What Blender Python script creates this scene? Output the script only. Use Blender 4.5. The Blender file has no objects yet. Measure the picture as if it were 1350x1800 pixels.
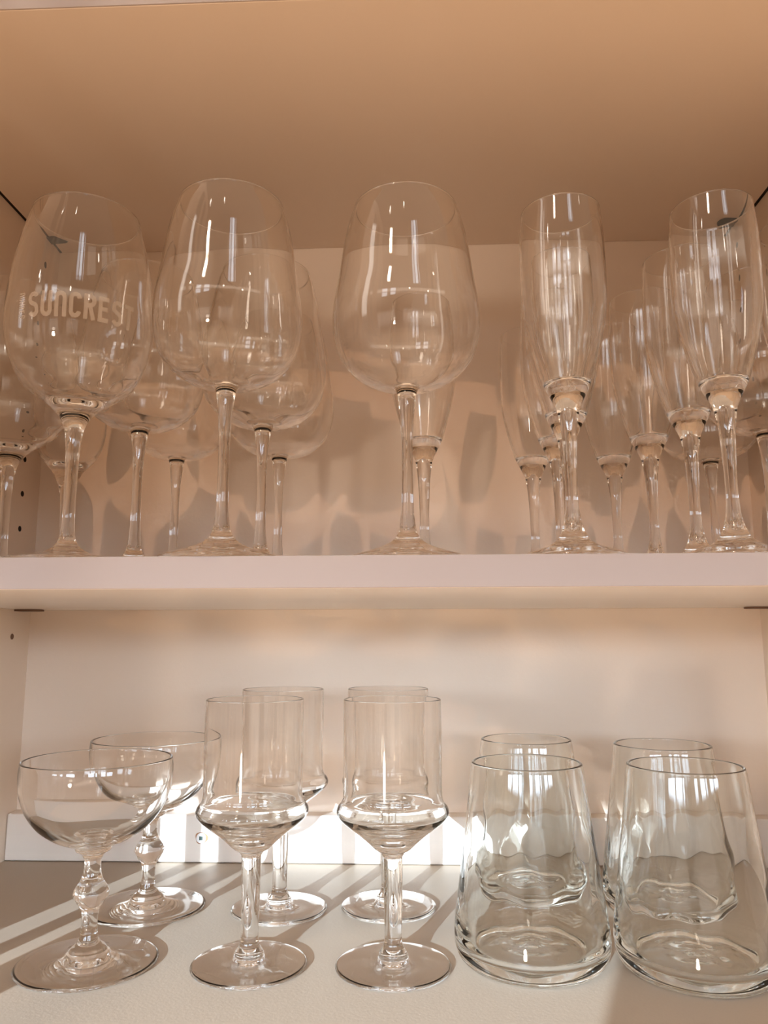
import bpy, bmesh, math
from mathutils import Vector, Matrix

# ------------------------------------------------------------------ camera, world, sun, exposure
S = bpy.context.scene
COL = S.collection
Z0 = 1.50                                   # camera height above the kitchen floor
YAW, PITCH, ROLL, FPX = -0.04144, 0.16183, -0.00223, 1360.73
SUN_AZ, SUN_EL = math.radians(19.3), math.radians(11.0)
SUN_STRENGTH = 11.0
GLOW_STRENGTH = 0.32
AMBIENT = 1.0
SKY = 17.0
AMB_HIGH, AMB_LOW = (0.45, 0.315, 0.215), (0.42, 0.265, 0.165)
EXPOSURE = 0.25


def setup_camera():
    cy, sy, cp, sp = math.cos(YAW), math.sin(YAW), math.cos(PITCH), math.sin(PITCH)
    f = Vector((sy * cp, cy * cp, sp))
    r = Vector((cy, -sy, 0))
    u = r.cross(f)
    c, s = math.cos(ROLL), math.sin(ROLL)
    r2, u2 = c * r + s * u, -s * r + c * u
    cam = bpy.data.cameras.new('camera')
    ob = bpy.data.objects.new('camera', cam)
    COL.objects.link(ob)
    m = Matrix((r2, u2, -f)).transposed().to_4x4()
    m.translation = Vector((0, 0, Z0))
    ob.matrix_world = m
    cam.sensor_fit = 'VERTICAL'
    cam.sensor_height = 24.0
    cam.lens = FPX / 1800 * 24.0
    cam.clip_start = 0.01
    S.camera = ob


def sun(name, az, el, strength, angle, col):
    l = bpy.data.lights.new(name, 'SUN')
    l.energy, l.angle, l.color = strength, angle, col
    o = bpy.data.objects.new(name, l)
    COL.objects.link(o)
    d = Vector((math.sin(az) * math.cos(el), math.cos(az) * math.cos(el), -math.sin(el)))
    o.rotation_euler = d.to_track_quat('-Z', 'Y').to_euler()
    o.location = Vector((-0.5, -1.2, Z0 + 0.6))
    return o


class NT:
    def __init__(self, tree):
        self.t = tree
        tree.nodes.clear()

    def n(self, typ, **kw):
        nd = self.t.nodes.new(typ)
        for k, v in kw.items():
            setattr(nd, k, v)
        return nd

    def l(self, a, b):
        self.t.links.new(a, b)

    def m(self, op, a, b=None, c=None, clamp=False):
        nd = self.n('ShaderNodeMath', operation=op, use_clamp=clamp)
        for i, v in enumerate((a, b, c)):
            if v is None:
                continue
            if isinstance(v, (int, float)):
                nd.inputs[i].default_value = v
            else:
                self.l(v, nd.inputs[i])
        return nd.outputs[0]


def setup_world():
    w = bpy.data.worlds.new('kitchen_light')
    S.world = w
    w.use_nodes = True
    t = NT(w.node_tree)
    out = t.n('ShaderNodeOutputWorld')
    bg = t.n('ShaderNodeBackground')
    tc = t.n('ShaderNodeTexCoord')
    sep = t.n('ShaderNodeSeparateXYZ')
    t.l(tc.outputs['Generated'], sep.inputs[0])
    X, Y, Z = sep.outputs
    az = t.m('MULTIPLY', t.m('ARCTAN2', X, t.m('MULTIPLY', Y, -1.0)), 57.2958)   # 0 = behind the camera
    el = t.m('MULTIPLY', t.m('ARCSINE', Z), 57.2958)

    def band(v, a, b, s):
        lo = t.m('MULTIPLY_ADD', v, 1.0 / s, -a / s + 0.5, clamp=True)
        hi = t.m('MULTIPLY_ADD', v, -1.0 / s, b / s + 0.5, clamp=True)
        return t.m('MULTIPLY', lo, hi)

    def rect(a0, a1, e0, e1, s=0.8):
        return t.m('MULTIPLY', band(az, a0, a1, s), band(el, e0, e1, s))

    # warm dim room all round, slightly darker and browner low down
    low = t.m('MULTIPLY_ADD', el, -1.0 / 16.0, 0.1, clamp=True)
    mix = t.n('ShaderNodeMix', data_type='RGBA')
    t.l(low, mix.inputs['Factor'])
    mix.inputs['A'].default_value = (*[c * AMBIENT for c in AMB_HIGH], 1)
    mix.inputs['B'].default_value = (*[c * AMBIENT for c in AMB_LOW], 1)
    cur = mix.outputs['Result']

    def add(mask, col):
        nonlocal cur
        s = t.n('ShaderNodeVectorMath', operation='SCALE')
        s.inputs[0].default_value = col
        t.l(mask, s.inputs['Scale'])
        a = t.n('ShaderNodeVectorMath', operation='ADD')
        t.l(cur, a.inputs[0])
        t.l(s.outputs[0], a.inputs[1])
        cur = a.outputs[0]

    # tall garden window on the left, its upper lights, a roof window on the right, a warm ceiling lamp
    for a0, a1 in ((-40, -28), (-27, -15)):
        add(rect(a0 + 4, a1, 19, 23, 0.7), (3.0, 3.2, 3.5))
        add(rect(a0 + 4, a1, 24, 28, 0.7), (3.0, 3.2, 3.5))
    add(rect(-50, 20, -12, 0.5, 1.0), (0.62, 0.55, 0.49))
    # added light patches: warm glow from below for the ceiling, strip for glass rims
    add(rect(-100, 100, -89, -31, 4.0), (0.80, 0.54, 0.345))
    add(rect(-62, 62, 23.5, 27.5, 0.8), (1.2, 1.05, 0.88))
    for a0, a1, k in ((-50, -38, 1.0), (-36, -25, 1.0), (-23, -11, 1.0), (-2, 3, 0.8), (9, 17, 0.9), (19, 21, 0.9), (27, 33, 0.9), (35, 43, 0.9)):
        add(rect(a0, a1, 2.5, 13, 0.8), tuple(c * SKY * k for c in (0.76, 0.95, 1.16)))  # bright sky panes added to lighten the lower compartment
    for a0, a1, k in ((12, 15.5, 0.6), (16.5, 20.5, 1.0), (22.5, 23.3, 0.8)):
        add(rect(a0, a1, 33, 48, 0.6), (3.2 * k, 3.7 * k, 4.2 * k))
    add(rect(-29.5, -25.0, 35.5, 45, 1.0), (52, 43, 35))
    for a, e, k in ((6, 27, 22), (-9, 17, 16), (34, 24, 20), (-47, 31, 24), (48, 40, 18), (-3, 55, 20), (22, 16, 14), (-34, 52, 18)):
        add(rect(a - 0.9, a + 0.9, e - 1.1, e + 1.1, 0.7), (k, k * 0.9, k * 0.78))  # small spots added to put sparkle in the bowls
    for a0, a1 in ((-70, -58),):
        add(rect(a0, a1, 5, 45, 1.5), (2.4, 2.2, 2.0))  # side patch added for contrast in the glass reflections
    t.l(cur, bg.inputs['Color'])
    t.l(bg.outputs[0], out.inputs[0])
    w.cycles.sampling_method = 'AUTOMATIC'


setup_camera()
setup_world()
sun('sun', SUN_AZ, SUN_EL, SUN_STRENGTH, math.radians(0.3), (0.70, 0.85, 1.0))
# added second sun lamp standing in for the low sun reflected from below
sun('sun_glint', math.radians(17), -SUN_EL, GLOW_STRENGTH, math.radians(5.0), (1.0, 0.87, 0.74))
S.view_settings.view_transform = 'Standard'
S.view_settings.look = 'None'
S.view_settings.gamma = 1.0
S.view_settings.use_curve_mapping = False
S.view_settings.exposure = EXPOSURE
cy_ = S.cycles
cy_.max_bounces = 32
cy_.transmission_bounces = 32
cy_.glossy_bounces = 16
cy_.diffuse_bounces = 5
cy_.transparent_max_bounces = 24
cy_.caustics_refractive = True
cy_.caustics_reflective = True
cy_.sample_clamp_indirect = 6.0
cy_.sample_clamp_direct = 0.0
cy_.blur_glossy = 0.3
cy_.use_denoising = True
cy_.adaptive_threshold = 0.02

# ------------------------------------------------------------------ materials
MATS = {}


def paint(name, col, rough=0.45, bump=0.0, scale=300.0, spec=0.35, grain=0.0):
    m = bpy.data.materials.new(name)
    m.use_nodes = True
    t = NT(m.node_tree)
    out = t.n('ShaderNodeOutputMaterial')
    p = t.n('ShaderNodeBsdfPrincipled')
    p.inputs['Base Color'].default_value = (*col, 1)
    p.inputs['Roughness'].default_value = rough
    p.inputs['Specular IOR Level'].default_value = spec
    tc = t.n('ShaderNodeTexCoord')
    if grain:
        mp = t.n('ShaderNodeMapping')
        mp.inputs['Scale'].default_value = (3.0, 120.0, 120.0)
        t.l(tc.outputs['Object'], mp.inputs[0])
        nz = t.n('ShaderNodeTexNoise')
        nz.inputs['Scale'].default_value = 1.5
        nz.inputs['Detail'].default_value = 4.0
        t.l(mp.outputs[0], nz.inputs['Vector'])
        mx = t.n('ShaderNodeMix', data_type='RGBA')
        mx.inputs['A'].default_value = (*[c * (1 - grain) for c in col], 1)
        mx.inputs['B'].default_value = (*[min(1, c * (1 + grain)) for c in col], 1)
        t.l(nz.outputs[0], mx.inputs['Factor'])
        t.l(mx.outputs['Result'], p.inputs['Base Color'])
    if bump:
        nz = t.n('ShaderNodeTexNoise')
        nz.inputs['Scale'].default_value = scale
        nz.inputs['Detail'].default_value = 2.0
        t.l(tc.outputs['Object'], nz.inputs['Vector'])
        b = t.n('ShaderNodeBump')
        b.inputs['Strength'].default_value = bump
        b.inputs['Distance'].default_value = 0.001
        t.l(nz.outputs[0], b.inputs['Height'])
        t.l(b.outputs[0], p.inputs['Normal'])
    t.l(p.outputs[0], out.inputs[0])
    MATS[name] = m
    return m


def glass(name, col, ior=1.5):
    m = bpy.data.materials.new(name)
    m.use_nodes = True
    t = NT(m.node_tree)
    out = t.n('ShaderNodeOutputMaterial')
    g = t.n('ShaderNodeBsdfGlass')
    g.inputs['Color'].default_value = (*col, 1)
    g.inputs['Roughness'].default_value = 0.0
    g.inputs['IOR'].default_value = ior
    t.l(g.outputs[0], out.inputs[0])
    MATS[name] = m
    return m


WALL = (0.845, 0.705, 0.575)
paint('cabinet_paint', WALL, 0.5, 0.10, 260)
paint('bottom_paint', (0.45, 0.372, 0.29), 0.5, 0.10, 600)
paint('shelf_paint', (0.82, 0.68, 0.55), 0.25, 0.02, 200, spec=0.6)
paint('edge_paint', (0.46, 0.39, 0.36), 0.45, 0.05, 200)
paint('rail_paint', (0.84, 0.75, 0.66), 0.5, 0.05, 200, grain=0.03)
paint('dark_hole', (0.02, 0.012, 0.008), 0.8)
paint('bracket_dark', (0.03, 0.022, 0.015), 0.5)
paint('bracket_brown', (0.16, 0.085, 0.05), 0.45)
paint('screw_white', (0.9, 0.9, 0.88), 0.3)
paint('screw_socket', (0.035, 0.06, 0.045), 0.4)
paint('rust', (0.40, 0.20, 0.10), 0.8)
paint('blocker_brown', (0.42, 0.33, 0.25), 0.7)
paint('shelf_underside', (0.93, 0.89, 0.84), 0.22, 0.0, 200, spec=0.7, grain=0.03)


def frosted(name, col, cover):
    m = bpy.data.materials.new(name)
    m.use_nodes = True
    t = NT(m.node_tree)
    out = t.n('ShaderNodeOutputMaterial')
    d = t.n('ShaderNodeBsdfDiffuse')
    d.inputs['Color'].default_value = (*col, 1)
    tr = t.n('ShaderNodeBsdfTransparent')
    mx = t.n('ShaderNodeMixShader')
    mx.inputs[0].default_value = cover
    t.l(tr.outputs[0], mx.inputs[1])
    t.l(d.outputs[0], mx.inputs[2])
    t.l(mx.outputs[0], out.inputs[0])
    MATS[name] = m


frosted('lettering', (0.85, 0.72, 0.6), 0.34)
glass('glass_clear', (0.995, 0.993, 0.989), 1.5)
glass('glass_tumbler', (0.988, 0.995, 0.992), 1.5)

# ------------------------------------------------------------------ helpers


def link(name, me, mat=None, parent=None, loc=None):
    o = bpy.data.objects.new(name, me)
    COL.objects.link(o)
    if mat:
        me.materials.append(MATS[mat])
    if parent:
        o.parent = parent
    if loc:
        o.location = loc
    return o


def mesh_from(name, verts, faces, smooth=False):
    me = bpy.data.meshes.new(name)
    me.from_pydata(verts, [], faces)
    me.update()
    if smooth:
        me.polygons.foreach_set('use_smooth', [True] * len(me.polygons))
    return me


def box_mesh(name, x0, x1, y0, y1, z0, z1, bev=0.0):
    bm = bmesh.new()
    bmesh.ops.create_cube(bm, size=1.0)
    for v in bm.verts:
        v.co = Vector((x0 + (v.co.x + .5) * (x1 - x0), y0 + (v.co.y + .5) * (y1 - y0), z0 + (v.co.z + .5) * (z1 - z0)))
    if bev:
        bmesh.ops.bevel(bm, geom=list(bm.edges), offset=bev, segments=2, affect='EDGES', profile=0.5)
    me = bpy.data.meshes.new(name)
    bm.to_mesh(me)
    bm.free()
    return me


def multibox_mesh(name, boxes, bev=0.0):
    bm = bmesh.new()
    for (x0, x1, y0, y1, z0, z1) in boxes:
        r = bmesh.ops.create_cube(bm, size=1.0)
        for v in r['verts']:
            v.co = Vector((x0 + (v.co.x + .5) * (x1 - x0), y0 + (v.co.y + .5) * (y1 - y0), z0 + (v.co.z + .5) * (z1 - z0)))
    me = bpy.data.meshes.new(name)
    bm.to_mesh(me)
    bm.free()
    return me


def tag(o, label=None, cat=None, group=None, kind=None):
    for k, v in (('label', label), ('category', cat), ('group', group), ('kind', kind)):
        if v:
            o[k] = v
    return o


def empty(name, loc):
    o = bpy.data.objects.new(name, None)
    COL.objects.link(o)
    o.empty_display_size = 0.02
    o.location = loc
    return o


def smooth_curve(pts, step=0.0012):
    """centripetal Catmull-Rom through (r, z) points; a point given as (r, z, 1) is a corner."""
    P = [(p[0], p[1]) for p in pts]
    corner = [len(p) > 2 for p in pts]
    out = []
    n = len(P)
    for i in range(n - 1):
        p1, p2 = P[i], P[i + 1]
        p0 = P[i - 1] if i > 0 and not corner[i] else (2 * p1[0] - p2[0], 2 * p1[1] - p2[1])
        p3 = P[i + 2] if i + 2 < n and not corner[i + 1] else (2 * p2[0] - p1[0], 2 * p2[1] - p1[1])
        d = lambda a, b: max(1e-6, math.hypot(a[0] - b[0], a[1] - b[1])) ** 0.5
        t0 = 0.0
        t1 = t0 + d(p0, p1)
        t2 = t1 + d(p1, p2)
        t3 = t2 + d(p2, p3)
        k = max(1, min(14, int(math.hypot(p1[0] - p2[0], p1[1] - p2[1]) / step)))
        for j in range(k):
            t = t1 + (t2 - t1) * j / k
            r = []
            for a in (0, 1):
                A1 = (t1 - t) / (t1 - t0) * p0[a] + (t - t0) / (t1 - t0) * p1[a]
                A2 = (t2 - t) / (t2 - t1) * p1[a] + (t - t1) / (t2 - t1) * p2[a]
                A3 = (t3 - t) / (t3 - t2) * p2[a] + (t - t2) / (t3 - t2) * p3[a]
                B1 = (t2 - t) / (t2 - t0) * A1 + (t - t0) / (t2 - t0) * A2
                B2 = (t3 - t) / (t3 - t1) * A2 + (t - t1) / (t3 - t1) * A3
                r.append((t2 - t) / (t2 - t1) * B1 + (t - t1) / (t2 - t1) * B2)
            out.append((max(0.0, r[0]), r[1]))
    out.append(P[-1])
    return out


def lathe(name, prof, seg=96, ripple=None):
    """prof: list of (r, z) in metres, normals pointing to the right of travel (upwards on the outside)."""
    verts, faces, rings = [], [], []
    for r, z in prof:
        if r < 1e-6:
            rings.append([len(verts)])
            verts.append((0, 0, z))
        else:
            b = len(verts)
            rings.append(list(range(b, b + seg)))
            for k in range(seg):
                a = 2 * math.pi * k / seg
                d = ripple(len(rings), len(prof), r, z, a) if ripple else 0.0
                verts.append(((r + d) * math.cos(a), (r + d) * math.sin(a), z + d * 0.6))
    for A, B in zip(rings, rings[1:]):
        if len(A) == 1 and len(B) == 1:
            continue
        for k in range(seg):
            k2 = (k + 1) % seg
            if len(A) == 1:
                faces.append((A[0], B[k2], B[k]))
            elif len(B) == 1:
                faces.append((A[k], A[k2], B[0]))
            else:
                faces.append((A[k], A[k2], B[k2], B[k]))
    return mesh_from(name, verts, faces, True)


MM = 0.001


def mm(pts):
    return [tuple([p[0] * MM, p[1] * MM] + list(p[2:])) for p in pts]


class Glass:
    """One kind of glass: an unbroken surface of revolution cut into foot, stem and bowl."""

    def __init__(self, outer, inner, cuts, lip, mat='glass_clear', parts=('foot', 'stem', 'bowl'), seg=96, ripple=None):
        # outer: (r, z) from the underside centre up to the rim; inner: from the rim down to the inside bottom
        while len(outer) > 2 and outer[-1][1] > lip[2] + 0.01:
            outer = outer[:-1]
        while inner[0][1] > lip[2] + 0.01:
            inner = inner[1:]
        ro, ri, zl, bead = lip
        c, rad = (ro + ri) / 2, (ro - ri) / 2
        rim = [(c + (rad + bead * math.sin(math.radians(a))) * math.cos(math.radians(a)), zl + 0.25 + (rad + bead) * math.sin(math.radians(a))) for a in range(0, 181, 15)]
        o = smooth_curve(mm(outer + [(ro, zl)])) + mm(rim[:7])
        i = mm(rim[6:]) + smooth_curve(mm([(ri, zl)] + inner))
        self.outer = o
        self.mat = mat
        self.parts = []
        zs = [c * MM for c in cuts]
        # first index where the outer surface climbs past each cut
        idx, start = [0], max(range(len(o)), key=lambda k: (o[k][0] if o[k][1] < 0.012 else -1))
        for z in zs:
            k = next(k for k in range(start, len(o)) if o[k][1] >= z)
            idx.append(k)
        idx.append(len(o) - 1)
        for n, (a, b) in zip(parts, zip(idx, idx[1:])):
            seg_pts = o[a:b + 1]
            if n == parts[-1]:
                seg_pts = seg_pts + i[1:]
            self.parts.append((n, lathe(n, seg_pts, seg, ripple)))
        for n, me in self.parts:
            me.materials.append(MATS[mat])

    def radius(self, z):
        for (r0, z0), (r1, z1) in zip(self.outer[len(self.outer) // 3:], self.outer[len(self.outer) // 3 + 1:]):
            if z0 <= z <= z1 and z1 > z0:
                return r0 + (r1 - r0) * (z - z0) / (z1 - z0)
        return self.outer[-1][0]

    def place(self, name, x, y, z, label, cat, group=None, rot=0.0):
        if len(self.parts) == 1:
            o = bpy.data.objects.new(name, self.parts[0][1])
            COL.objects.link(o)
            o.location = (x, y, z + 0.0001)
            o.rotation_euler.z = rot
            return tag(o, label, cat, group)
        root = empty(name, (x, y, z + 0.0001))
        root.rotation_euler.z = rot
        tag(root, label, cat, group)
        for n, me in self.parts:
            c = bpy.data.objects.new(n, me)
            COL.objects.link(c)
            c.parent = root
        return root


# ------------------------------------------------------------------ cabinet
XL, XR = -0.37707, 0.32293
YB, YF = 0.7479, 0.43092
ZC, ZST, ZSB, ZF = Z0 + 0.40081, Z0 + 0.04617, Z0 + 0.02764, Z0 - 0.19899
RH, RT = 0.04131, 0.01812

cab = empty('cabinet', (0, YB, ZF - 0.018))
tag(cab, 'cream painted open kitchen cabinet holding two shelves of drinking glasses', 'cabinet')


def cpart(name, mat, *b, bev=0.0, parent=cab):
    me = box_mesh(name, *b, bev=bev)
    o = link(name, me, mat)
    o.parent = parent
    o.matrix_parent_inverse = Matrix.Translation(parent.location).inverted()
    return o


ZTOP = ZC + 0.36
cpart('side_panel', 'cabinet_paint', XL - 0.018, XL, YF, YB, ZF - 0.018, ZTOP)
cpart('side_panel', 'cabinet_paint', XR, XR + 0.018, YF, YB, ZF - 0.018, ZTOP)
cpart('back_panel', 'cabinet_paint', XL - 0.018, XR + 0.018, YB, YB + 0.008, ZF - 0.018, ZTOP)
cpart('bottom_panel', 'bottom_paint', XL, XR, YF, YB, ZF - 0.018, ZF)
cpart('top_panel', 'cabinet_paint', XL, XR, YF, YB, ZTOP - 0.018, ZTOP)
cpart('back_rail', 'rail_paint', XL + 0.0006, XR - 0.0006, YB - RT, YB - 0.0006, ZF + 0.0005, ZF + RH, bev=0.0012)


def disc(name, mat, cx, cy, cz, r, axis, parent, depth=0.0006, seg=24):
    bm = bmesh.new()
    bmesh.ops.create_cone(bm, cap_ends=True, segments=seg, radius1=r, radius2=r, depth=depth)
    if axis == 'X':
        bmesh.ops.rotate(bm, verts=bm.verts, matrix=Matrix.Rotation(math.pi / 2, 3, 'Y'))
    elif axis == 'Y':
        bmesh.ops.rotate(bm, verts=bm.verts, matrix=Matrix.Rotation(math.pi / 2, 3, 'X'))
    bmesh.ops.translate(bm, verts=bm.verts, vec=(cx, cy, cz))
    me = bpy.data.meshes.new(name)
    bm.to_mesh(me)
    bm.free()
    o = link(name, me, mat)
    o.parent = parent
    o.matrix_parent_inverse = Matrix.Translation(parent.location).inverted()
    return o


# drilled shelf-pin holes, one column on each side panel
for k in range(11):
    z = Z0 + 0.1038 + 0.0339 * k - 0.0339 * 1
    if z < ZC - 0.02 and z > ZST + 0.012:
        disc('pin_hole', 'dark_hole', XL, 0.7152, z, 0.0027, 'X', cab)
        disc('pin_hole', 'dark_hole', XR, 0.7148, z, 0.0027, 'X', cab)
for k in range(6):
    z = Z0 + 0.0024 - 0.0339 * k
    if k in (0,):
        disc('pin_hole', 'bracket_brown', XL, 0.7158, z, 0.0027, 'X', cab)
        disc('pin_hole', 'bracket_brown', XR, 0.7148, z, 0.0027, 'X', cab)


def shelf(name, z0, z1, label, under=False, gap=0.0018):
    o = link(name, box_mesh(name, XL + gap, XR - gap, YF, YB - 0.0003, z0, z1, bev=0.0006), 'shelf_paint')
    tag(o, label, 'shelf')
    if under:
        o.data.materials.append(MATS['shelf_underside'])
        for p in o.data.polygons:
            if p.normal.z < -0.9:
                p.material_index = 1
    e = link('front_edge', box_mesh('front_edge', XL + gap, XR - gap, YF - 0.0010, YF - 0.00002, z0 + 0.0002, z1 - 0.0002, bev=0.0003), 'edge_paint')
    e.parent = o
    tag(e, 'pinkish front edge strip')
    return o


shelf('shelf', ZSB, ZST, 'white painted middle shelf carrying the tall wine glasses and flutes', under=True)
shelf('shelf', ZC, ZC + 0.0185, 'white painted top shelf roofing the upper row of glasses, bare underside showing', gap=0.0032)


def support(x, y, ztop, side, mat, label, grp):
    """flat rounded bracket under a shelf, its pin going into the side panel"""
    bm = bmesh.new()
    L, Wd, T = 0.024, 0.016, 0.0016
    pts = []
    for k in range(13):
        a = -math.pi / 2 + math.pi * k / 12
        pts.append((L - Wd / 2 + Wd / 2 * math.cos(a), Wd / 2 * math.sin(a)))
    pts += [(0, Wd / 2), (0, -Wd / 2)]
    vs = [bm.verts.new((side * px, py, -T)) for px, py in pts]
    f = bm.faces.new(vs)
    r = bmesh.ops.extrude_face_region(bm, geom=[f])
    bmesh.ops.translate(bm, verts=[v for v in r['geom'] if isinstance(v, bmesh.types.BMVert)], vec=(0, 0, T))
    bmesh.ops.recalc_face_normals(bm, faces=bm.faces)
    me = bpy.data.meshes.new('shelf_support')
    bm.to_mesh(me)
    bm.free()
    o = link('shelf_support', me, mat, loc=(x, y, ztop - 0.0001))
    tag(o, label, 'bracket', grp)
    return o


G = 'shelf supports in the back corners'
support(XL + 0.0002, 0.716, ZC, 1, 'bracket_dark', 'dark rounded bracket under the top shelf, back left corner behind the lettered wine glass', G)
support(XR - 0.0002, 0.716, ZC, -1, 'bracket_dark', 'dark rounded bracket under the top shelf, back right corner behind the rightmost flutes', G)
support(XL + 0.0002, 0.724, ZSB, 1, 'bracket_brown', 'thin brown bracket under the middle shelf at the left side panel', G)
support(XR - 0.0002, 0.724, ZSB, -1, 'bracket_brown', 'thin brown bracket under the middle shelf at the right side panel', G)

# screw in the back rail
scr = empty('screw', (-0.196, YB - RT, ZF + 0.0215))
tag(scr, 'white round screw head with dark square socket in the back rail', 'screw')


def local_disc(name, mat, r, y, depth, seg=28, square=False, wob=0.0):
    bm = bmesh.new()
    bmesh.ops.create_cone(bm, cap_ends=True, segments=4 if square else seg, radius1=r, radius2=r * (1.0 if square else 0.94), depth=depth)
    if square:
        bmesh.ops.rotate(bm, verts=bm.verts, matrix=Matrix.Rotation(math.pi / 4, 3, 'Z'))
    if wob:
        for v in bm.verts:
            a = math.atan2(v.co.y, v.co.x)
            k = 1 + wob * (max(0, math.cos(a)) ** 6 + 0.7 * max(0, math.cos(a - 2.6)) ** 10 + 0.5 * max(0, math.cos(a + 2.2)) ** 14)
            v.co.x *= k
            v.co.y *= k
    bmesh.ops.rotate(bm, verts=bm.verts, matrix=Matrix.Rotation(math.pi / 2, 3, 'X'))
    bmesh.ops.translate(bm, verts=bm.verts, vec=(0, y, 0))
    me = bpy.data.meshes.new(name)
    bm.to_mesh(me)
    bm.free()
    return link(name, me, mat, parent=scr)


tag(local_disc('rust_ring', 'rust', 0.0050, -0.0002, 0.0004, wob=0.28), 'rusty splintered rim')
local_disc('screw_head', 'screw_white', 0.0046, -0.0006, 0.0012)
tag(local_disc('socket', 'screw_socket', 0.0023, -0.0012, 0.0004, square=True), 'dark square socket')

# unseen slotted panel added at left, shaped to stripe the bottom panel with shade
dx = XL - 0.004
dme = multibox_mesh('stripe_blocker', [(dx - 0.006, dx - 0.002, ya, yb, ZF - 0.018, ZTOP - 0.06) for ya, yb in ((0.3024, 0.428), (0.1939, 0.2282), (0.0567, 0.1425))]
                    + [(dx - 0.006, dx - 0.002, 0.0567, 0.428, ZTOP - 0.06, ZTOP), (dx - 0.006, dx - 0.002, 0.0567, 0.428, ZF - 0.06, ZF - 0.018)])
do = link('stripe_blocker', dme, 'cabinet_paint', parent=cab)
do.matrix_parent_inverse = Matrix.Translation(cab.location).inverted()

# dark strip standing in for the shade in the gap beside the top shelf
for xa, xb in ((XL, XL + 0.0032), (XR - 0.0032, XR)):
    cpart('gap_shade_strip', 'dark_hole', xa, xb, YF + 0.001, YB, ZC + 0.0006, ZC + 0.004)

# ------------------------------------------------------------------ added unseen panels behind the camera that shape the sunlight
YW = -1.20
blocker = link('sun_blocker', multibox_mesh('sun_blocker', [
    (-2.20, 1.70, YW - 0.05, YW, Z0 + 0.262, Z0 + 0.82),       # added panel that keeps the sun off the upper part
    (-0.481, -0.12, YW - 0.05, YW, Z0 - 0.35, Z0 + 0.262),      # added panel that cuts the sun off on the right
]), 'blocker_brown')
tag(blocker, kind='structure')

# ------------------------------------------------------------------ glasses
FOOT_W = [(0, 1.6), (20, 1.3), (34, 0.4), (37.0, 0.0), (38.0, 0.5), (38.4, 1.3), (37.6, 2.2)]
WINE = Glass(
    FOOT_W + [(33.5, 3.9), (28.5, 5.3), (20, 8.0), (13.2, 10.7), (8.8, 13.8), (6.0, 18.0), (5.0, 22), (4.6, 25.5, 1), (4.1, 30), (3.5, 48), (3.6, 80), (4.7, 95),
     (5.5, 102), (6.0, 106.3, 1), (7.3, 110.6, 1), (9.8, 110.9), (17, 112.0), (25.2, 115.0), (31.8, 118.8), (36.3, 122.8), (42.4, 131), (46.0, 142), (47.4, 154), (46.8, 165), (44.1, 182), (40.6, 206),
     (37.1, 222.5), (34.2, 232.6), (33.9, 233.2)],
    [(33.9, 233.2), (33.2, 233.2), (32.9, 232.6), (35.9, 222.3), (39.4, 206), (42.9, 182), (45.6, 165), (46.2, 154), (44.8, 142.5), (41.0, 132), (34.5, 124.4), (28, 120.0), (18, 116.4), (9, 114.6), (0, 114.2)],
    (21.5, 110.7), (33.9, 32.7, 232.2, 0.22))
SUNC = Glass(
    [(0, 1.6), (20, 1.3), (34, 0.4), (36.6, 0.0), (37.5, 0.5), (37.9, 1.3), (37, 2.2), (31, 3.6), (22, 5.2), (14.2, 7.2), (9.4, 9.8), (6.6, 12.5), (4.9, 16.6), (4.2, 22), (3.8, 30), (3.8, 47), (4.1, 67), (5.2, 82), (6.1, 87),
     (8.4, 92.5), (12.6, 98.5), (18.8, 104.2), (25, 108.6), (32.3, 114), (38.3, 123.2), (43, 135), (45.6, 148), (46.0, 160), (45.0, 177), (42.4, 197), (38.7, 215.5), (34.6, 232.2), (34.3, 232.8)],
    [(34.3, 232.8), (33.6, 232.8), (33.3, 232.2), (37.4, 215.3), (41.1, 197), (43.7, 177), (44.8, 160), (44.3, 148.5), (41.6, 136), (36.6, 125), (30.0, 117), (21.5, 110), (13, 105.4), (6, 103.2), (0, 102.6)],
    (15.5, 87.0), (34.3, 33.1, 231.8, 0.22))
FLUTE = Glass(
    [(0, 1.8), (18, 1.5), (29, 0.5), (32.2, 0.0), (33.4, 0.6), (33.8, 1.6), (33.2, 2.8), (30, 4.6), (24, 6.8), (16.5, 9.2), (12.4, 11.4), (9.2, 14.6), (6.9, 19), (5.6, 23.0), (4.5, 29), (3.9, 36), (3.7, 49), (4.3, 68), (5.2, 83),
     (7.3, 96.5), (10.2, 103), (14.0, 110.6), (15.6, 114.5), (18.9, 125.5), (22.6, 140), (25.4, 153.5), (26.9, 166), (27.4, 183), (27.3, 198), (26.9, 213), (25.9, 229.6), (25.6, 230.2)],
    [(25.6, 230.2), (24.9, 230.2), (24.6, 229.6), (25.6, 213), (25.9, 198), (25.9, 183), (25.3, 166), (23.6, 153.5), (20.7, 140), (17.0, 126.5), (14.3, 117.5), (13.2, 114.2), (10.5, 113.2), (5, 112.6), (0, 112.2)],
    (23.0, 97.0), (25.6, 24.4, 229.2, 0.22))
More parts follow.
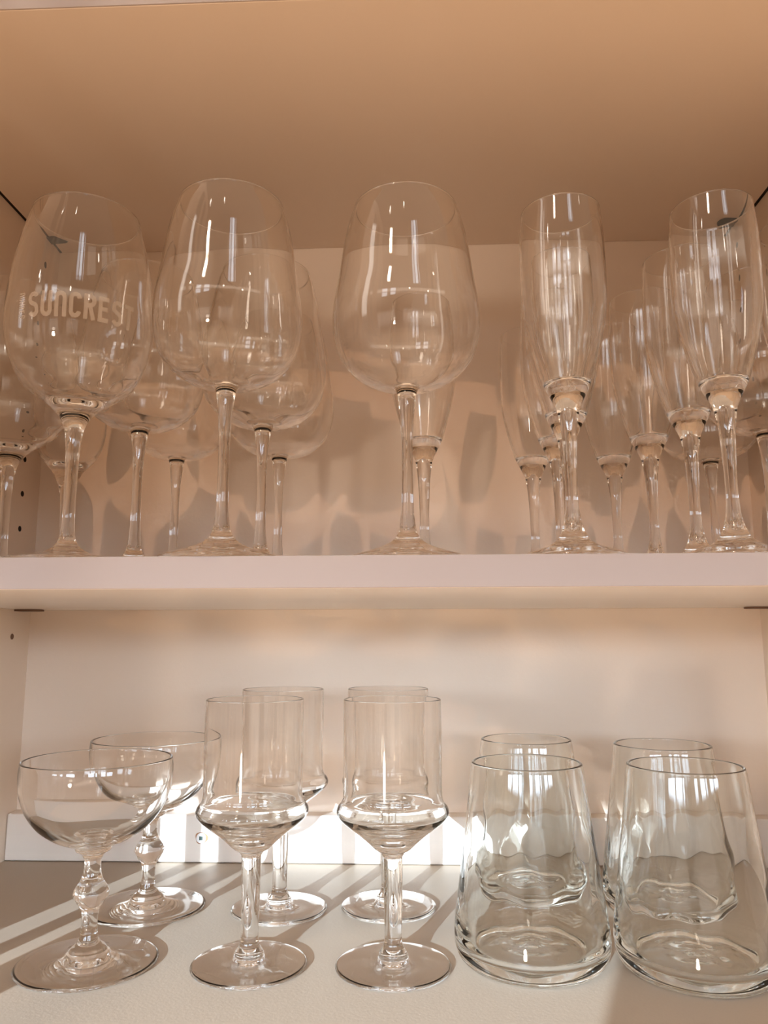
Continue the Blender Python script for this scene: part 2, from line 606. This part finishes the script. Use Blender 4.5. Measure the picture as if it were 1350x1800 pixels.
GOBLET = Glass(
    [(0, 1.8), (18, 1.5), (29, 0.5), (32.2, 0.0), (33.4, 0.6), (33.8, 1.6), (33.2, 2.8), (30, 4.6), (24, 6.8), (16.5, 9.2), (12.4, 11.4), (9.2, 14.6), (6.9, 19), (5.6, 23.0), (4.5, 29), (3.9, 36), (3.9, 60), (5.0, 83),
     (7.3, 96.5), (10.2, 103), (14.0, 110.6), (17, 114.0), (23, 121), (28.5, 131), (32, 144), (33, 158), (32, 180), (29, 205.6), (28.7, 206.2)],
    [(28.7, 206.2), (28, 206.2), (27.7, 205.6), (30.6, 180), (31.6, 158), (30.6, 145), (27, 133), (21, 124), (14, 118.5), (7, 116.4), (0, 116)],
    (23.0, 97.0), (28.7, 27.5, 205.2, 0.22))
COUPE = Glass(
    [(0, 1.8), (22, 1.3), (38, 0.4), (41.5, 0.0), (42.6, 0.5), (42.9, 1.2), (42, 2.0), (36, 2.8), (26, 4.0), (17, 5.8), (12.2, 7.2), (11.3, 8.4), (9.8, 10.4), (7.4, 12.2), (5.9, 14.8), (5.2, 18), (4.8, 21), (4.9, 27), (5.3, 31),
     (6.4, 33.2), (8.2, 35.4), (9.0, 37.0), (10.2, 39.0), (11.0, 41.0), (10.9, 42.8), (9.8, 44.6), (8.6, 46.2), (7.0, 48.6), (6.0, 51), (5.3, 54.5), (5.1, 58), (5.3, 61.3), (6.6, 64.1), (8.6, 65.6), (10.6, 66.6), (11.2, 67.8),
     (10.8, 68.8), (12.4, 69.9), (14.6, 70.6), (19.2, 72.1), (25.0, 74.9), (34.2, 81.6), (41.4, 90.8), (45.5, 100.8), (47.0, 110), (47.2, 117), (47.0, 122.4), (46.6, 123.0)],
    [(46.6, 123.0), (45.7, 123.0), (45.3, 122.4), (45.4, 117), (45.0, 110), (43.6, 101.6), (39.8, 92.4), (33.0, 84.2), (24.2, 78.0), (17.0, 75.2), (11.5, 73.8), (10.2, 74.4), (8.0, 73.4), (6.4, 74.0), (3.0, 73.4), (0, 73.4)],
    (13.5, 62.5), (46.7, 45.1, 121.6, 0.15))
SHORT = Glass(
    [(0, 1.8), (18, 1.4), (32, 0.4), (34.6, 0.0), (35.4, 0.5), (35.7, 1.3), (35.2, 2.1), (31.5, 3.0), (22, 4.0), (13, 4.9), (9.0, 5.6), (8.6, 6.4), (8.9, 7.8), (8.0, 9.6), (6.6, 11.4), (5.7, 13.6), (5.4, 18), (5.8, 40), (6.1, 60), (6.3, 64.6),
     (7.6, 66.6), (11.0, 68.6), (16.6, 73.6), (22.0, 78.1), (27.9, 82.5), (33.2, 87.0), (35.2, 89.8), (35.5, 91.4), (34.7, 94.2), (32.7, 96.5), (31.6, 99), (31.3, 104), (31.5, 134), (31.4, 160), (31.1, 160.6)],
    [(31.1, 160.6), (30.5, 160.6), (30.2, 160), (30.3, 134), (30.1, 104), (30.5, 99.4), (31.7, 97.0), (33.7, 94.2), (34.4, 91.5), (33.9, 89.8), (28.2, 84.9), (21.0, 80.8), (14.0, 77.2), (7, 75.2), (0, 74.8)],
    (10.6, 64.8), (31.3, 30.3, 159.6, 0.05))


def blown(k, n, r, z, a):
    """uneven inside of a mouth blown tumbler: faint upright waves, stronger towards the heavy base"""
    if k < n * 0.56 or r < 0.004:
        return 0.0
    w = min(1.0, max(0.0, (0.112 - z) / 0.09))
    return 0.00015 * w * (math.sin(5 * a + 60 * z) + 0.8 * math.sin(9 * a - 110 * z + 1.3) + 0.6 * math.sin(14 * a + 190 * z + 0.4))


TUMBLER = Glass(
    [(0, 2.4), (22, 2.0), (36, 0.8), (39.5, 0.0), (42.4, 0.8), (45.4, 3.4), (47.6, 8.0), (48.5, 13.5), (48.0, 22), (46.8, 32), (43.7, 55), (39.5, 86.4), (35.7, 117.6), (35.3, 119.4), (34.9, 119.9)],
    [(34.9, 119.9), (34.0, 119.9), (33.5, 119.2), (33.9, 117.2), (37.5, 86), (41.3, 55), (43.5, 34), (44.0, 22), (43.0, 14), (39.5, 9.6), (33, 7.8), (22, 7.0), (16, 7.8), (11, 7.2), (6, 7.8), (0, 7.4)],
    (), (35.5, 33.6, 118.2, 0.15), mat='glass_tumbler', parts=('glass_tumbler',), seg=128, ripple=blown)

GW, GS, GF = 'large wine glasses on the middle shelf', 'rounded stem wine glasses at the left', 'champagne flutes on the middle shelf'

# the lettered glass ------------------------------------------------
lettered = SUNC.place('wine_glass', -0.2194, 0.475, ZST, 'large wine glass with white block lettering around its bowl, front row far left', 'wine glass', GS)
SUNC.place('wine_glass', -0.3205, 0.5835, ZST, 'smooth stemmed wine glass half out of frame at the left side panel', 'wine glass', GS)


def arc(cx, cy, rx, ry, a0, a1, n=10):
    return [(cx + rx * math.cos(math.radians(a0 + (a1 - a0) * k / n)), cy + ry * math.sin(math.radians(a0 + (a1 - a0) * k / n))) for k in range(n + 1)]


# condensed block capitals as centre lines in a 1 x 2 cell (stroke 0.34)
h = 0.17
LET = {
    'S': [arc(.5, 1.50, .33, .33, 20, 180) + arc(.5, 1.40, .33, .35, 180, 255, 6) + arc(.5, .62, .33, .38, 75, 0, 6) + arc(.5, .50, .33, .33, 0, -160)],
    'U': [[(h, 2.0), (h, .5)] + arc(.5, .5, .33, .33, 180, 360) + [(.83, .5), (.83, 2.0)]],
    'N': [[(h, 0), (h, 1.5)] + arc(.5, 1.5, .33, .33, 180, 0) + [(.83, 1.5), (.83, 0)]],
    'C': [arc(.5, 1.5, .33, .33, 0, 180) + arc(.5, .5, .33, .33, 180, 360)],
    'R': [[(h, 0), (h, 1.83), (.5, 1.83)] + arc(.5, 1.47, .33, .36, 90, -90) + [(.5, 1.11), (h + .1, 1.11)], [(.5, 1.05), (.84, 0)]],
    'E': [[(.9, 1.83), (h, 1.83), (h, .17), (.9, .17)], [(h, 1.02), (.78, 1.02)]],
    'T': [[(0, 1.83), (1, 1.83)], [(.5, 1.7), (.5, 0)]],
    'M': [[(.12, 0), (.12, 1.95), (.5, .9), (.88, 1.95), (.88, 0)]],
}


def stroke(pts, w):
    """list of quads along a centre line, mitred"""
    L, Rr = [], []
    n = len(pts)
    for i in range(n):
        a = pts[max(0, i - 1)]
        b = pts[min(n - 1, i + 1)]
        p = pts[i]
        d0 = Vector((p[0] - a[0], p[1] - a[1])) if i > 0 else Vector((b[0] - p[0], b[1] - p[1]))
        d1 = Vector((b[0] - p[0], b[1] - p[1])) if i < n - 1 else d0
        d0.normalize()
        d1.normalize()
        nn = Vector((-d0.y - d1.y, d0.x + d1.x))
        nn.normalize()
        c = max(0.5, nn.dot(Vector((-d0.y, d0.x))))
        k = w / 2 / c
        L.append((p[0] + nn.x * k, p[1] + nn.y * k))
        Rr.append((p[0] - nn.x * k, p[1] - nn.y * k))
    return [(L[i], L[i + 1], Rr[i + 1], Rr[i]) for i in range(n - 1)]


def lettering(text, th0, pitch, width, zlo, zhi, vertical=False, w=0.34):
    """letters laid on the bowl: th in degrees round from the front, z in mm"""
    verts, faces = [], []

    def put(thd, z):
        r = SUNC.radius(z * MM) + 0.00012
        a = math.radians(thd)
        verts.append((r * math.sin(a), -r * math.cos(a), z * MM))
        return len(verts) - 1

    for i, ch in enumerate(text):
        for line in LET[ch]:
            fine = []
            for p, q2 in zip(line, line[1:]):
                k = max(1, int(math.hypot(p[0] - q2[0], p[1] - q2[1]) / 0.25))
                fine += [(p[0] + (q2[0] - p[0]) * j / k, p[1] + (q2[1] - p[1]) * j / k) for j in range(k)]
            fine.append(line[-1])
            for quad in stroke(fine, w):
                ids = []
                for (u, v) in quad:
                    if vertical:      # turned clockwise, reading downwards
                        z = zhi - (i * pitch + u * width)
                        thd = th0 + v / 2.0 * 5.6
                    else:
                        thd = th0 + i * pitch + u * width
                        z = zlo + (zhi - zlo) * v / 2.0
                    ids.append(put(thd, z))
                faces.append(ids)
    return mesh_from('printed_lettering', verts, faces)


bowl = [c for c in lettered.children if c.name.startswith('bowl')][0]
tag(link('printed_lettering', lettering('SUNCREST', -15.8, 10.45, 8.7, 144.6, 160.6), 'lettering', parent=bowl), 'frosted white capitals')
tag(link('printed_lettering', lettering('NUMRES', -25.0, 2.8, 2.3, 144.2, 160.8, vertical=True, w=0.30), 'lettering', parent=bowl), 'small frosted capitals running downwards')

for x, y, lab in (
    (-0.1190, 0.4655, 'large wine glass with dark ringed stem, front row between the lettered glass and the middle'),
    (-0.0050, 0.474, 'large wine glass standing alone at the middle front of the upper row'),
    (-0.1145, 0.561, 'wine glass in the second row, close behind the right side of the second front glass'),
    (-0.1190, 0.658, 'wine glass against the back panel, rearmost of the file behind the second front glass'),
    (-0.2095, 0.564, 'wine glass in the second row, just right of the lettered glass'),
    (-0.2110, 0.661, 'wine glass by the back panel between the lettered glass and the second front glass'),
    (0.2660, 0.693, 'wine glass in the back right corner, mostly hidden behind the flutes'),
    (0.2720, 0.596, 'wine glass at the right side panel behind the rightmost flutes'),
):
    WINE.place('wine_glass', x, y, ZST, lab, 'wine glass', GW)
GOBLET.place('goblet', -0.3300, 0.706, ZST, 'round bowled goblet in the back left corner behind the lettered glass', 'goblet')

for x, y, lab in (
    (0.0970, 0.4775, 'tall champagne flute at the front, standing left of the other front flute'),
    (0.1950, 0.4780, 'tall champagne flute at the front right, near the right side panel'),
    (0.1095, 0.5480, 'champagne flute directly behind the left front flute'),
    (0.1155, 0.6180, 'champagne flute third in the file behind the left front flute'),
    (0.1060, 0.6880, 'champagne flute against the back panel, its stem showing left of the front flute'),
    (0.1780, 0.6860, 'champagne flute by the back panel midway between the two front flutes'),
    (0.1890, 0.6165, 'champagne flute in the third row, left of the right front flute'),
    (0.1970, 0.5475, 'champagne flute close behind the right front flute'),
    (0.0070, 0.6150, 'single champagne flute behind the lone middle wine glass'),
    (0.2640, 0.5050, 'champagne flute cut off by the right edge beside the side panel'),
):
    FLUTE.place('champagne_flute', x, y, ZST, lab, 'champagne flute', GF)

COUPE.place('champagne_coupe', -0.2065, 0.512, ZF, 'shallow coupe glass with beaded stem, at the front left of the bottom shelf', 'coupe', 'coupe glasses on the bottom')
COUPE.place('champagne_coupe', -0.2040, 0.6130, ZF, 'shallow coupe glass with beaded stem, behind the front one by the back rail', 'coupe', 'coupe glasses on the bottom')

for x, y, lab in (
    (-0.1052, 0.5120, 'short straight sided wine glass with flared waist, front left of its group of four'),
    (-0.0162, 0.5130, 'short straight sided wine glass with flared waist, front right of its group of four'),
    (-0.1040, 0.6120, 'short straight sided wine glass with flared waist, back left of its group of four'),
    (-0.0228, 0.6200, 'short straight sided wine glass with flared waist, back right of its group of four'),
):
    SHORT.place('short_wine_glass', x, y, ZF, lab, 'wine glass', 'short wine glasses on the bottom')

for k, (x, y, lab) in enumerate((
    (0.0705, 0.527, 'conical clear tumbler at the front, beside the short wine glasses'),
    (0.1690, 0.518, 'conical clear tumbler at the front right, cut by the picture edge'),
    (0.0865, 0.645, 'conical clear tumbler by the back rail behind the left front tumbler'),
    (0.1850, 0.616, 'conical clear tumbler behind the right front tumbler'),
)):
    TUMBLER.place('glass_tumbler', x, y, ZF, lab, 'tumbler', 'tumblers on the bottom', rot=k * 0.7)

# ------------------------------------------------------------------ let the sun refract through the glasses
for o in S.objects:
    if o.type == 'MESH' and o.data.materials and o.data.materials[0].name.startswith('glass'):
        o.cycles.is_caustics_caster = True
    elif o.type == 'MESH':
        o.cycles.is_caustics_receiver = True
for o in S.objects:
    if o.type == 'LIGHT' and o.name == 'sun':
        o.data.cycles.is_caustics_light = True
